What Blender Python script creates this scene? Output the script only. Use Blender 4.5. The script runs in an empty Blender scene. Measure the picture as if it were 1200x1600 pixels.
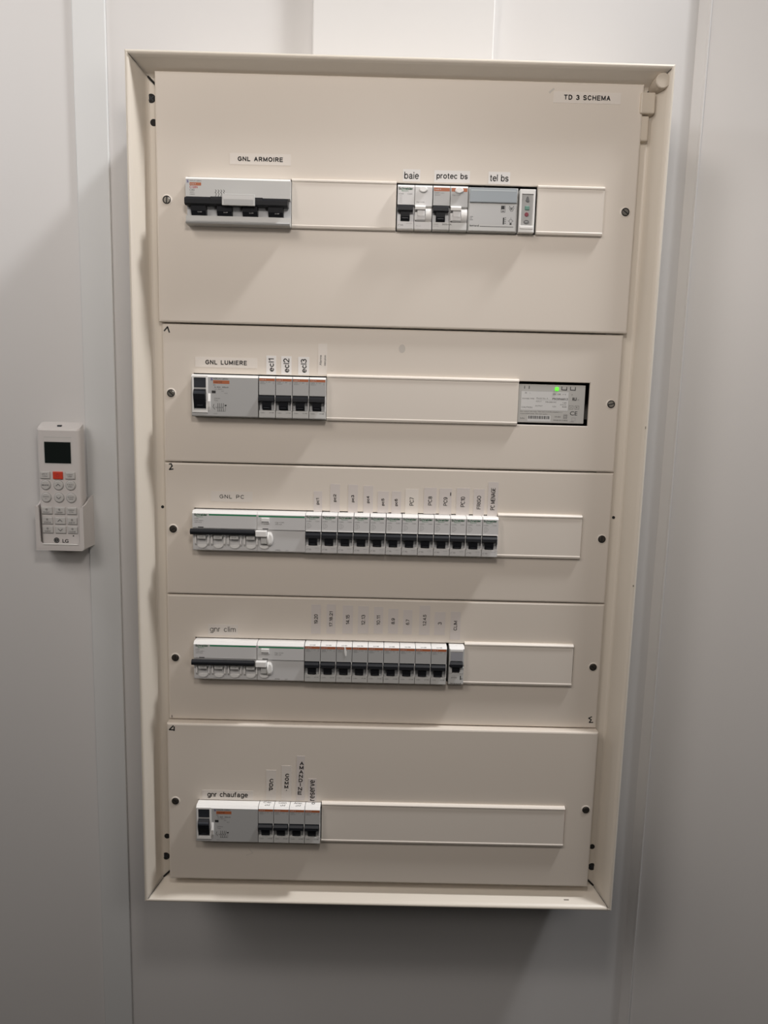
import bpy, bmesh, math
from mathutils import Matrix, Vector

# ---------------------------------------------------------------- camera, world, lights, exposure
# Layout unit: millimetres.  x right along the wall, y into the wall, z up.
# y = 0 is the face of the middle cover panels, z = 0 the joint above the lowest panel.
Z0 = 1.15                                   # height of that joint above the floor (m)
def V(x, y, z): return Vector((x * .001, y * .001, Z0 + z * .001))

S = bpy.context.scene
C = S.collection
S.view_settings.view_transform = 'Standard'
S.view_settings.look = 'None'
S.view_settings.gamma = 1
S.view_settings.use_curve_mapping = False
S.view_settings.exposure = 0.0

cd = bpy.data.cameras.new('camera'); cam = bpy.data.objects.new('camera', cd); C.objects.link(cam)
cd.sensor_fit = 'VERTICAL'; cd.sensor_height = 36; cd.lens = 1181.9 / 1600 * 36
cd.clip_start = .02; cd.clip_end = 50
_ya, _pi, _ro = 0.00679, -0.14871, 0.02515
_f = Vector((math.sin(_ya) * math.cos(_pi), math.cos(_ya) * math.cos(_pi), math.sin(_pi)))
_r = Vector((math.cos(_ya), -math.sin(_ya), 0)); _u = _r.cross(_f)
_r2 = _r * math.cos(_ro) + _u * math.sin(_ro); _u2 = _u * math.cos(_ro) - _r * math.sin(_ro)
_m = Matrix((_r2, _u2, -_f)).transposed().to_4x4(); _m.translation = V(-10.8, -835.2, 375)
cam.matrix_world = _m
S.camera = cam

W = bpy.data.worlds.new('world'); S.world = W; W.use_nodes = True
W.node_tree.nodes['Background'].inputs[0].default_value = (1, .97, .94, 1)
W.node_tree.nodes['Background'].inputs[1].default_value = .004

def lamp(name, p, power, radius, col=(1, .975, .95)):
    l = bpy.data.lights.new(name, 'POINT'); l.energy = power; l.shadow_soft_size = radius; l.color = col
    o = bpy.data.objects.new(name, l); C.objects.link(o); o.location = V(*p)
    return o
COOL, WARM = (1, 1, 1.01), (1, .925, .865)
lamp('ceiling_light_right', (1025, -250, 2040), 114, .10, COOL)
lamp('fill_light_corner', (725, -240, 1733), 15, .09, COOL)  # added second lamp on the right, power set by a brightness fit
lamp('fill_light_wall_left', (-1000, -60, 950), 5.4, .1, COOL)  # added fill close to the wall plane, no known fixture
lamp('fill_light_left', (-600, -900, 1200), 4.7, .15, WARM)  # weak fill added at upper left by the brightness fit
lamp('room_light_left', (-1000, -1300, 1500), 21.4, .3, WARM)
lamp('ceiling_light_front', (0, -700, 750), 6.5, .06, WARM)
lamp('fill_light_right', (300, -900, 500), 3.9, .1, WARM)  # added fill beside the camera, not a known lamp
lamp('fill_light_side', (-1500, -1000, 900), 7.6, .4, WARM)  # soft fill added far to the left, no known source
lamp('fill_light_behind', (-700, -1300, 900), 4.7, .3, WARM)  # broad fill added behind the camera, fitted for brightness

# ---------------------------------------------------------------- materials
def lin(c):
    f = lambda v: v / 12.92 if v <= .04045 else ((v + .055) / 1.055) ** 2.4
    return tuple(f(v / 255) for v in c) + (1,)
MATS = {}
def mat(name, col, rough=.5, metal=0., noise=0., nscale=60., emit=0., spec=.5, bump=0., alpha=None):
    if name in MATS: return MATS[name]
    m = bpy.data.materials.new(name); m.use_nodes = True; nt = m.node_tree; b = nt.nodes['Principled BSDF']
    b.inputs['Base Color'].default_value = tuple(col[:3]) + (1,)
    b.inputs['Roughness'].default_value = rough; b.inputs['Metallic'].default_value = metal
    b.inputs['Specular IOR Level'].default_value = spec
    if noise or bump:
        tc = nt.nodes.new('ShaderNodeTexCoord')
        n = nt.nodes.new('ShaderNodeTexNoise'); n.inputs['Scale'].default_value = nscale; n.inputs['Detail'].default_value = 4
        nt.links.new(tc.outputs['Object'], n.inputs['Vector'])
    if noise:
        mx = nt.nodes.new('ShaderNodeMix'); mx.data_type = 'RGBA'
        mx.inputs[6].default_value = tuple(v * (1 - noise) for v in col[:3]) + (1,)
        mx.inputs[7].default_value = tuple(min(1, v * (1 + noise)) for v in col[:3]) + (1,)
        nt.links.new(n.outputs['Fac'], mx.inputs[0]); nt.links.new(mx.outputs[2], b.inputs['Base Color'])
    if bump:
        n2 = nt.nodes.new('ShaderNodeTexNoise'); n2.inputs['Scale'].default_value = 900
        nt.links.new(tc.outputs['Object'], n2.inputs['Vector'])
        bp = nt.nodes.new('ShaderNodeBump'); bp.inputs['Strength'].default_value = bump; bp.inputs['Distance'].default_value = .0004
        nt.links.new(n2.outputs['Fac'], bp.inputs['Height']); nt.links.new(bp.outputs[0], b.inputs['Normal'])
    if emit:
        b.inputs['Emission Color'].default_value = tuple(col[:3]) + (1,); b.inputs['Emission Strength'].default_value = emit
    if alpha is not None: b.inputs['Transmission Weight'].default_value = alpha
    MATS[name] = m; return m

WALL = mat('wall_laminate', (.70, .688, .68), .45, noise=.015, nscale=3, bump=.03)
STRIP = mat('joint_strip_paint', (.69, .70, .70), .4)
DUCT = mat("white_plastic_duct", (.735, .725, .715), .4)
PAINT = mat('cream_panel_paint', (.70, .635, .56), .42, noise=.01, nscale=5, bump=.04)
FRAME = mat('cream_frame_paint', (.71, .65, .565), .4, bump=.04)
BLANK = mat('cream_blank_plastic', (.74, .68, .61), .4)
HINGE = mat('beige_hinge_plastic', (.60, .53, .44), .5)
STEEL = mat('dull_inner_steel', (.30, .29, .27), .6)
DARK = mat('dark_gap', (.012, .011, .010), .8)
BLACKP = mat('black_plastic', (.010, .011, .014), .5, spec=.3)
BLACK2 = mat('dark_grey_plastic', (.03, .034, .042), .45, spec=.35)
WHITE = mat('white_device_plastic', (.82, .81, .79), .38)
LIGHT = mat('pale_device_face', (.61, .605, .60), .4)
GREY = mat('grey_device_face', (.43, .43, .425), .42)
GREYB = mat('grey_device_body', (.55, .55, .535), .42)
WINGREY = mat('window_grey', (.30, .30, .30), .4)
CHEEK = mat('grey_toggle_cheek', (.50, .51, .52), .35)
ORANGE = mat('orange_print', (.42, .125, .05), .5)
GREEN = mat('green_print', (.02, .22, .10), .5)
INK = mat('black_ink', (.02, .02, .02), .6)
INKG = mat('grey_ink', (.14, .14, .14), .6)
INKF = mat('faint_ink', (.36, .36, .36), .6)
RED = mat('red_print', (.45, .03, .05), .5)
BLUE = mat('blue_print', (.05, .03, .22), .5)
PAPER = mat('white_label_paper', (.76, .735, .71), .5)
TAPE = mat('cream_label_tape', (.74, .685, .625), .4)
CLEAR = mat('clear_label_tape', (.695, .645, .59), .3)
LILAC = mat('greyish_label_tape', (.65, .598, .565), .35)
ZINC = mat('screw_metal', (.22, .205, .18), .4, metal=.8)
SCREWD = mat('shaded_screw_metal', (.07, .06, .05), .5, metal=.6)  # same screws in lower rows, shade of their recess put into the colour
WINDOW = mat('blue_grey_window', (.40, .44, .47), .15)
SCREEN = mat('dark_screen', (.012, .016, .015), .12)
REMOTE = mat('white_remote_plastic', (.66, .63, .615), .4)
KEY = mat('remote_key_rubber', (.56, .55, .535), .45)
REDKEY = mat('red_key', (.62, .055, .025), .4)
LED = mat('green_led', (.10, .85, .03), .4, emit=1.1)
ALU = mat('pale_power_supply_label', (.46, .45, .425), .4)
PALE = mat('pale_print_field', (.62, .615, .60), .45)
SMUDGE = mat('grey_smudge', (.56, .52, .47), .5)
EARTH = mat('dark_scuff', (.25, .22, .18), .6)

# ---------------------------------------------------------------- mesh builder (local millimetres)
_txt = {}
def text_mesh(s, bold=0.):
    k = (s, bold)
    if k not in _txt:
        cu = bpy.data.curves.new('t', 'FONT'); cu.body = s; cu.resolution_u = 3; cu.offset = bold
        ob = bpy.data.objects.new('t', cu); me = ob.to_mesh()
        vs = [v.co.copy() for v in me.vertices]; fs = [tuple(p.vertices) for p in me.polygons]
        ob.to_mesh_clear(); bpy.data.objects.remove(ob); bpy.data.curves.remove(cu)
        x0 = min(v.x for v in vs); x1 = max(v.x for v in vs); y0 = min(v.y for v in vs); y1 = max(v.y for v in vs)
        _txt[k] = ([((v.x - (x0 + x1) / 2) / (x1 - x0), (v.y - (y0 + y1) / 2) / max(y1 - y0, 1e-6)) for v in vs], fs)
    return _txt[k]

class MB:
    def __init__(s): s.v = []; s.f = []; s.mi = []; s.ms = []; s.sm = []
    def m(s, m):
        if m not in s.ms: s.ms.append(m)
        return s.ms.index(m)
    def add(s, vs, fs, m, smooth=False):
        o = len(s.v); s.v += [tuple(v) for v in vs]; i = s.m(m)
        for f in fs: s.f.append(tuple(o + k for k in f)); s.mi.append(i); s.sm.append(smooth)
    def box(s, x0, x1, y0, y1, z0, z1, m, bev=0., seg=2):
        bm = bmesh.new(); bmesh.ops.create_cube(bm, size=1)
        for v in bm.verts:
            v.co = Vector((x0 + (v.co.x + .5) * (x1 - x0), y0 + (v.co.y + .5) * (y1 - y0), z0 + (v.co.z + .5) * (z1 - z0)))
        if bev: bmesh.ops.bevel(bm, geom=bm.edges[:], offset=bev, segments=seg, affect='EDGES', profile=.5)
        s.bm(bm, m)
    def bm(s, bm, m, smooth=False):
        bm.verts.ensure_lookup_table()
        for i, v in enumerate(bm.verts): v.index = i
        s.add([v.co[:] for v in bm.verts], [[v.index for v in f.verts] for f in bm.faces], m, smooth); bm.free()
    def prism(s, prof, x0, x1, m, mats=None):           # profile (y, z) counter-clockwise seen from +x, run along x
        n = len(prof)
        vs = [(x0, y, z) for y, z in prof] + [(x1, y, z) for y, z in prof]
        for k in range(n):
            j = (k + 1) % n
            s.add([vs[k], vs[j], vs[n + j], vs[n + k]], [(0, 1, 2, 3)], mats[k] if mats and mats[k] else m)
        s.add(vs[:n], [tuple(range(n))[::-1]], m); s.add(vs[n:], [tuple(range(n))], m)
    def poly(s, pts, y0, y1, m, smooth=False):                        # outline (x, z) counter-clockwise seen from the front, from y0 (front) to y1
        n = len(pts)
        vs = [(x, y0, z) for x, z in pts] + [(x, y1, z) for x, z in pts]
        s.add(vs, [tuple(range(n))] + [(k, n + k, n + (k + 1) % n, (k + 1) % n) for k in range(n)], m, smooth)
    def disc(s, cx, cz, y0, y1, r, m, n=20, rz=None, bev=0.):
        rz = rz or r
        ring = lambda k: [(cx + r * k * math.cos(2 * math.pi * i / n), cz + rz * k * math.sin(2 * math.pi * i / n)) for i in range(n)]
        if bev:
            a = ring(1 - bev / r); b = ring(1)
            vs = [(x, y0, z) for x, z in a] + [(x, y0 + bev, z) for x, z in b] + [(x, y1, z) for x, z in b]
            fs = [tuple(range(n))]
            for o in (0, n): fs += [(o + k, o + n + k, o + n + (k + 1) % n, o + (k + 1) % n) for k in range(n)]
            s.add(vs, fs, m)
        else: s.poly(ring(1), y0, y1, m)
    def ring(s, cx, cz, y, r0, r1, m, n=24, dy=0.):
        vs = [(cx + r0 * math.cos(2 * math.pi * i / n), y + dy, cz + r0 * math.sin(2 * math.pi * i / n)) for i in range(n)]
        vs += [(cx + r1 * math.cos(2 * math.pi * i / n), y, cz + r1 * math.sin(2 * math.pi * i / n)) for i in range(n)]
        s.add(vs, [(k, n + k, n + (k + 1) % n, (k + 1) % n) for k in range(n)], m)
    def text(s, t, cx, cz, w, h, m, y=-.06, rot=0., bold=0.):
        vs, fs = text_mesh(t, bold); c, sn = math.cos(rot), math.sin(rot)
        s.add([(cx + (a * w) * c - (b * h) * sn, y, cz + (a * w) * sn + (b * h) * c) for a, b in vs], fs, m)
    def flat(s, x0, x1, z0, z1, m, y=-.04):
        s.add([(x0, y, z0), (x1, y, z0), (x1, y, z1), (x0, y, z1)], [(0, 1, 2, 3)], m)
    def frame(s, x0, x1, z0, z1, t, m, y=-.05):
        s.flat(x0, x1, z0, z0 + t, m, y); s.flat(x0, x1, z1 - t, z1, m, y); s.flat(x0, x0 + t, z0 + t, z1 - t, m, y); s.flat(x1 - t, x1, z0 + t, z1 - t, m, y)
    def stroke(s, pts, w, m, y=-.06):
        for (a, b), (c, d) in zip(pts, pts[1:]):
            l = math.hypot(c - a, d - b) or 1; nx, nz = -(d - b) / l * w / 2, (c - a) / l * w / 2
            ex, ez = (c - a) / l * w / 3, (d - b) / l * w / 3
            s.add([(a - nx - ex, y, b - nz - ez), (c - nx + ex, y, d - nz + ez), (c + nx + ex, y, d + nz + ez), (a + nx - ex, y, b + nz - ez)], [(0, 1, 2, 3)], m)
    def loft(s, loops, m, cap=False, mats=None):          # loops of equally many points, joined in order
        n = len(loops[0]); vs = [p for l in loops for p in l]
        for a in range(len(loops) - 1):
            s.add(loops[a] + loops[a + 1], [(k, n + k, n + (k + 1) % n, (k + 1) % n) for k in range(n)], mats[a] if mats else m)
        if cap: s.add(loops[0], [tuple(range(n))], m)
    def build(s, name, parent=None, loc=None, smooth=False):
        me = bpy.data.meshes.new(name)
        me.from_pydata([(x * .001, y * .001, z * .001) for x, y, z in s.v], [], s.f)
        for m in s.ms: me.materials.append(m)
        me.polygons.foreach_set('material_index', s.mi)
        me.polygons.foreach_set('use_smooth', [smooth or k for k in s.sm])
        me.update()
        o = bpy.data.objects.new(name, me); C.objects.link(o)
        if parent: o.parent = parent
        if loc: o.location = V(*loc)
        return o

# ---------------------------------------------------------------- plain grotesque lettering drawn with even strokes
def arc(cx, cy, rx, ry, a0, a1, n=10): return [(cx + rx * math.cos(math.radians(a0 + (a1 - a0) * i / n)), cy + ry * math.sin(math.radians(a0 + (a1 - a0) * i / n))) for i in range(n + 1)]
GL = {
 'A': (4.4, [[(0, 0), (2.2, 6), (4.4, 0)], [(.75, 2), (3.65, 2)]]), 'C': (4.4, [arc(2.3, 3, 2.3, 3, 42, 318, 14)]),
 'D': (4.2, [[(0, 0), (0, 6), (1.7, 6)] + arc(1.7, 3, 2.5, 3, 90, -90) + [(0, 0)]]), 'E': (3.6, [[(3.6, 6), (0, 6), (0, 0), (3.7, 0)], [(0, 3.1), (3.3, 3.1)]]),
 'F': (3.5, [[(3.5, 6), (0, 6), (0, 0)], [(0, 3), (3, 3)]]), 'G': (4.6, [arc(2.4, 3, 2.4, 3, 42, 318, 14) + [(4.6, 1), (4.6, 2.9), (2.7, 2.9)]]),
 'H': (4.2, [[(0, 0), (0, 6)], [(4.2, 0), (4.2, 6)], [(0, 3.1), (4.2, 3.1)]]), 'I': (.1, [[(0, 0), (0, 6)]]), 'L': (3.3, [[(0, 6), (0, 0), (3.3, 0)]]),
 'M': (5, [[(0, 0), (0, 6), (2.5, .6), (5, 6), (5, 0)]]), 'N': (4.2, [[(0, 0), (0, 6), (4.2, 0), (4.2, 6)]]), 'O': (4.8, [arc(2.4, 3, 2.4, 3, 0, 360, 18)]),
 'P': (3.8, [[(0, 0), (0, 6), (2.2, 6)] + arc(2.2, 4.35, 1.6, 1.65, 90, -90) + [(0, 2.7)]]), 'R': (4, [[(0, 0), (0, 6), (2.2, 6)] + arc(2.2, 4.4, 1.6, 1.6, 90, -90) + [(0, 2.8)], [(2.2, 2.8), (4, 0)]]),
 'S': (3.9, [arc(1.95, 4.45, 1.8, 1.55, 25, 260, 10) + arc(1.95, 1.5, 1.95, 1.5, 90, -155, 10)]), 'T': (4.2, [[(0, 6), (4.2, 6)], [(2.1, 6), (2.1, 0)]]), 'U': (4.2, [[(0, 6)] + arc(2.1, 2, 2.1, 2, 180, 360) + [(4.2, 6)]]),
 'a': (3.3, [[(.3, 3.1), (.8, 3.8), (1.6, 4.1), (2.5, 3.8), (2.8, 3.1), (2.8, .5), (3.3, 0)], [(2.8, 2.4), (1.2, 2.1), (.2, 1.6), (.1, .8), (.6, .1), (1.5, 0), (2.4, .4), (2.8, 1.2)]]),
 'b': (3.3, [[(0, 6), (0, 0)], arc(1.65, 2.05, 1.65, 2.05, 0, 360, 14)]), 'c': (3.1, [arc(1.65, 2.05, 1.65, 2.05, 45, 315, 12)]),
 'e': (3.3, [[(.05, 2.2), (3.3, 2.2)] + arc(1.65, 2.05, 1.65, 2.05, 5, 315, 14)]), 'f': (1.9, [[(1.9, 6)] + arc(1.5, 5, .8, 1, 90, 180, 5) + [(.7, 0)], [(0, 4), (1.8, 4)]]),
 'g': (3.3, [arc(1.65, 2.05, 1.65, 2.05, 0, 360, 14), [(3.3, 4.1), (3.3, -.4)] + arc(1.7, -.5, 1.6, 1.2, 0, -150, 8)]), 'h': (3, [[(0, 6), (0, 0)], [(0, 2.4)] + arc(1.5, 2.6, 1.5, 1.5, 180, 0, 8) + [(3, 0)]]),
 'i': (.1, [[(0, 0), (0, 4.1)], [(0, 5.3), (0, 6)]]), 'l': (.1, [[(0, 0), (0, 6)]]), 'm': (5, [[(0, 4.1), (0, 0)], arc(1.25, 2.85, 1.25, 1.25, 180, 0, 8) + [(2.5, 0)], arc(3.75, 2.85, 1.25, 1.25, 180, 0, 8) + [(5, 0)]]),
 'n': (3, [[(0, 4.1), (0, 0)], [(0, 2.4)] + arc(1.5, 2.6, 1.5, 1.5, 180, 0, 8) + [(3, 0)]]), 'o': (3.4, [arc(1.7, 2.05, 1.7, 2.05, 0, 360, 16)]),
 'p': (3.3, [[(0, 4.1), (0, -1.7)], arc(1.65, 2.05, 1.65, 2.05, 0, 360, 14)]), 'r': (1.8, [[(0, 4.1), (0, 0)], [(0, 2.4)] + arc(1.5, 2.6, 1.5, 1.5, 180, 85, 5)]),
 's': (2.9, [arc(1.45, 3, 1.3, 1.1, 25, 260, 8) + arc(1.45, 1.05, 1.45, 1.05, 90, -155, 8)]), 't': (1.7, [[(.7, 5.4), (.7, .6), (1, 0), (1.7, 0)], [(0, 4), (1.7, 4)]]),
 'u': (3, [[(0, 4.1)] + arc(1.5, 1.5, 1.5, 1.5, 180, 360, 8) + [(3, 4.1)], [(3, 4.1), (3, 0)]]), 'v': (3.2, [[(0, 4.1), (1.6, 0), (3.2, 4.1)]]),
 'd': (3.3, [[(3.3, 6), (3.3, 0)], arc(1.65, 2.05, 1.65, 2.05, 0, 360, 14)]),
 '0': (3.6, [arc(1.8, 3, 1.8, 3, 0, 360, 16)]), '1': (1.6, [[(0, 4.6), (1.5, 6), (1.5, 0)]]), '2': (3.6, [arc(1.8, 4.3, 1.75, 1.7, 170, -30, 9) + [(0, 0), (3.7, 0)]]),
 '3': (3.6, [arc(1.7, 4.5, 1.6, 1.5, 155, -80, 9) + arc(1.7, 1.6, 1.9, 1.6, 80, -155, 10)]), '4': (3.8, [[(2.8, 0), (2.8, 6), (0, 1.6), (3.9, 1.6)]]), '5': (3.6, [[(3.4, 6), (.7, 6), (.3, 3.1)] + arc(1.7, 2, 1.9, 2, 115, -155, 12)]),
 '6': (3.6, [arc(1.8, 1.95, 1.8, 1.95, 0, 360, 14), [(0, 2)] + arc(2, 3.4, 2, 2.6, 190, 50, 8)]), '7': (3.5, [[(0, 6), (3.6, 6), (1.2, 0)]]), '8': (3.6, [arc(1.8, 4.55, 1.55, 1.45, 0, 360, 14), arc(1.8, 1.55, 1.8, 1.55, 0, 360, 14)]),
 '9': (3.6, [arc(1.8, 4.05, 1.8, 1.95, 0, 360, 14), [(3.6, 4)] + arc(1.6, 2.6, 2, 2.6, 10, -130, 8)]), '.': (.3, [[(0, 0), (.3, .3)]]), ' ': (1.6, [])}
def lettering(b, s_, cx, cz, w, h, m, y=-.3, rot=0., sw=None, gap=1.5):
    x = 0; st = []
    for ch in s_:
        gw, ps = GL[ch]; st += [[(x + px_, py_) for px_, py_ in p] for p in ps]; x += gw + gap
    X = [p[0] for q in st for p in q]; Y = [p[1] for q in st for p in q]
    x0, x1, y0, y1 = min(X), max(X), min(Y), max(Y); sw = sw or h * .125
    fx = (w - sw) / max(x1 - x0, .01) if x1 - x0 > .2 else 0; fy = (h - sw) / (y1 - y0); c, sn = math.cos(rot), math.sin(rot)
    for q in st:
        pp = [((a - (x0 + x1) / 2) * fx, (d_ - (y0 + y1) / 2) * fy) for a, d_ in q]
        b.stroke([(cx + u * c - v_ * sn, cz + u * sn + v_ * c) for u, v_ in pp], sw, m, y)

def tag(o, label, cat, group=None):
    o['label'] = label; o['category'] = cat
    if group: o['group'] = group
    return o
def thing(name, label, cat, loc, group=None):
    o = bpy.data.objects.new(name, None); C.objects.link(o); o.location = V(*loc); o.empty_display_size = .02
    return tag(o, label, cat, group)
def struct(o): o['kind'] = 'structure'; return o
def copy_tree(o, loc, label, group=None):
    def cp(a, parent):
        b = a.copy(); C.objects.link(b)
        if parent: b.parent = parent
        for ch in list(a.children): cp(ch, b)
        return b
    r = cp(o, None); r.location = V(*loc); r['label'] = label
    if group: r['group'] = group
    return r
def rect(x0, x1, z0, z1, y): return [(x0, y, z0), (x1, y, z0), (x1, y, z1), (x0, y, z1)]

# ---------------------------------------------------------------- the setting
WY = 125
b = MB(); b.box(-1500, 349, WY, WY + 60, -1150, 1500, WALL); struct(b.build('wall_back', loc=(0, 0, 0)))
def upright(b, pts, z0, z1, m):                        # plan outline (x, y), anticlockwise seen from above
    n = len(pts); vs = [(x, y, z0) for x, y in pts] + [(x, y, z1) for x, y in pts]
    b.add(vs, [(k, (k + 1) % n, n + (k + 1) % n, n + k) for k in range(n)] + [tuple(range(n))[::-1], tuple(range(n, 2 * n))], m)
b = MB(); upright(b, [(357, 117), (357 + 900 * .88, 117 - 900 * .475), (400 + 900 * .88, 180 - 900 * .475), (385, 190), (357, 186)], -1150, 1500, WALL); struct(b.build('wall_right', loc=(0, 0, 0)))
b = MB(); b.box(-382.5, -343.5, WY - 3.2, WY, -1150, 1500, STRIP, 1.2, 2); struct(b.build('trim_1', loc=(0, 0, 0)))
b = MB(); upright(b, [(348.8, WY + 1), (348.8, WY - .6), (349.6, WY - 1.4), (356.6, 115.4), (357.2, 113.6), (358.4, 112.8), (359.6, 113.2), (360, 114.6), (359, WY + 1)], -1150, 1500, WALL); struct(b.build('trim_2', loc=(0, 0, 0)))
d = MB()
d.box(-101, 109, WY - 14, WY, 0, 787, DUCT, 1.5, 2)
tag(d.build('cable_duct', loc=(0, 0, 713)), 'wide flat white cable duct running up the wall above the cabinet', 'cable duct')

# ---------------------------------------------------------------- cabinet
cab = thing('electrical_cabinet', 'cream metal wall cabinet with open frame holding rows of circuit breakers', 'electrical cabinet', (0, WY, -218))
def P(mb, name, par=cab, smooth=False):                 # part built in layout millimetres under a thing whose origin is elsewhere
    o = mb.build(name, par); o.location = V(0, 0, 0) - par.location if par.parent is None else (0, 0, 0); return o
XI, ZT, ZB = 271.5, 709.2, -214.2
b = MB()
prof = [(-5, WY), (-5, -17), (-4.6, -18.6), (-3.6, -19.8), (-2.4, -20.2), (-1.2, -19.8), (-.3, -18.9), (1, -16.6), (9.2, 3.2), (10.6, 5), (12.2, 6), (40, 6), (40, 8)]
loops = [[(-(XI - d), y, ZB + d), (XI - d, y, ZB + d), (XI - d, y, ZT - d), (-(XI - d), y, ZT - d)] for d, y in prof]
b.loft(loops, FRAME)
for sx in (-1, 1):                                       # mitre seams in the corners
    for zc, sz in ((ZT, -1), (ZB, 1)):
        p0, p1, p2 = Vector((sx * (XI + 1), -19.6, zc - sz)), Vector((sx * (XI - 10.4), 5.2, zc + sz * 10.4)), Vector((sx * (XI - 30), 5.6, zc + sz * 30))
        w = .8
        for q0, q1, nx, ny, nz in ((p0, p1, -sx, 0, sz), (p1, p2, 0, -1, 0)):
            if ny: off = Vector((sx * w, 0, sz * w)); lift = Vector((0, -.25, 0))
            else: off = Vector((sx * w, 0, sz * w)); off = Vector((sx * w, 0, -sz * w)); lift = Vector((-sx * .8, -.8, sz * .8))
            if ny: b.add([q0 + lift - off, q1 + lift - off, q1 + lift + off, q0 + lift + off], [(0, 1, 2, 3)], DARK)
            else: b.add([q0 + lift - off, q1 + lift - off, q1 + lift + off, q0 + lift + off], [(0, 1, 2, 3)], DARK)
# scuffs on the frame lip
b.flat(272.4, 273.4, 350, 352.5, EARTH, -20.4); b.flat(272, 273.4, 176, 178, EARTH, -20.4)
b.add([(221, -13, -211.9), (227, -13, -211.9), (227, -11, -210.5), (221, -11, -210.5)], [(0, 1, 2, 3)], EARTH)
P(b, 'frame')
b = MB(); b.box(-268, 268, 112, 120, ZB, ZT, STEEL); P(b, 'back_plate')
for zc in (573, 374, 226, 76.5, -117):
    b = MB(); b.box(-240, 240, 55, 62, zc - 17, zc + 17, STEEL); b.box(-240, -225, 62, 113, zc - 17, zc + 17, STEEL); b.box(225, 240, 62, 113, zc - 17, zc + 17, STEEL); P(b, 'mounting_rail')
HOLES = ((-257.5, 677.2, 4.6), (-255.4, 653.6, 3.6), (-255.6, -150.5, 3.2), (-257.4, -176.6, 4.6), (255.8, -152.6, 3.2), (257.3, -178.8, 4.6), (253.6, 249, 1.7), (-253.6, 248.8, 1.7))
for x, z, r in HOLES:
    b = MB(); b.disc(x, z, 5.7, 6.6, r, DARK, 18)
    if r > 4: b.stroke([(x - 2.6, z - 2), (x + 2.4, z + 2)], 1., BLACK2, 5.5); b.stroke([(x - 2, z + 2.6), (x + 2, z - 2.4)], 1., BLACK2, 5.5)
    P(b, 'fixing_hole')
# hinge block in the upper right corner
h = MB(); h.box(247.5, 262.5, -7, 6.2, 671.5, 692, HINGE, 1.5)
h.disc(265.3, 699.2, -18, 6, 7.4, HINGE, 28, bev=.7)
P(h, 'hinge')
h = MB(); h.box(247.5, 258.6, -3, 6.2, 646, 670.6, HINGE, 1.5); P(h, 'hinge')

# ---------------------------------------------------------------- cover panels
ROWS = {1: (450.4, 700.6, -4, 573), 2: (300.6, 449.4, 0, 374), 3: (150.6, 299.4, 0, 226), 4: (.6, 149.4, 0, 76.5), 5: (-195, -.4, -10, -117)}
SLOT = {1: (-218, 216.5), 2: (-215.8, 216), 3: (-216.8, 217), 4: (-217.2, 216.6), 5: (-213.8, 216)}
HX = 249
PL = {1: 'tall top cover panel of the cabinet with a sticker in its upper right corner', 2: 'cover panel second from top, with a pen mark 1 in its corner',
      3: 'middle cover panel of the cabinet, with a handwritten 2 in its corner', 4: 'cover panel fourth from top, with a handwritten 3 at lower right', 5: 'lowest cover panel of the cabinet, with a handwritten 4 at upper left'}
panels = {}
def make_panel(r):
    z0, z1, y, zc = ROWS[r]; a, c = SLOT[r]; hz0, hz1 = (zc - 23.4, zc + 23.4) if r > 1 else (549.4, 598.2)
    t = thing('cover_panel', PL[r], 'cover panel', (0, y, z0), 'cover panels')
    b = MB(); H = z1 - z0; HX = 251.2 if r == 1 else 249
    R_ = lambda i, yy: rect(-HX + i, HX - i, i, H - i, yy)
    hole = lambda i, yy: rect(a + i, c - i, hz0 - z0 + i, hz1 - z0 - i, yy)
    b.loft([R_(0, 5 - y), R_(0, 1.8), R_(.5, .5), R_(1.8, 0)], PAINT)
    b.loft([R_(1.8, 0), hole(-.6, 0), hole(0, .5), hole(0, 3)], PAINT)
    return t, b, z0, y, zc
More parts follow.
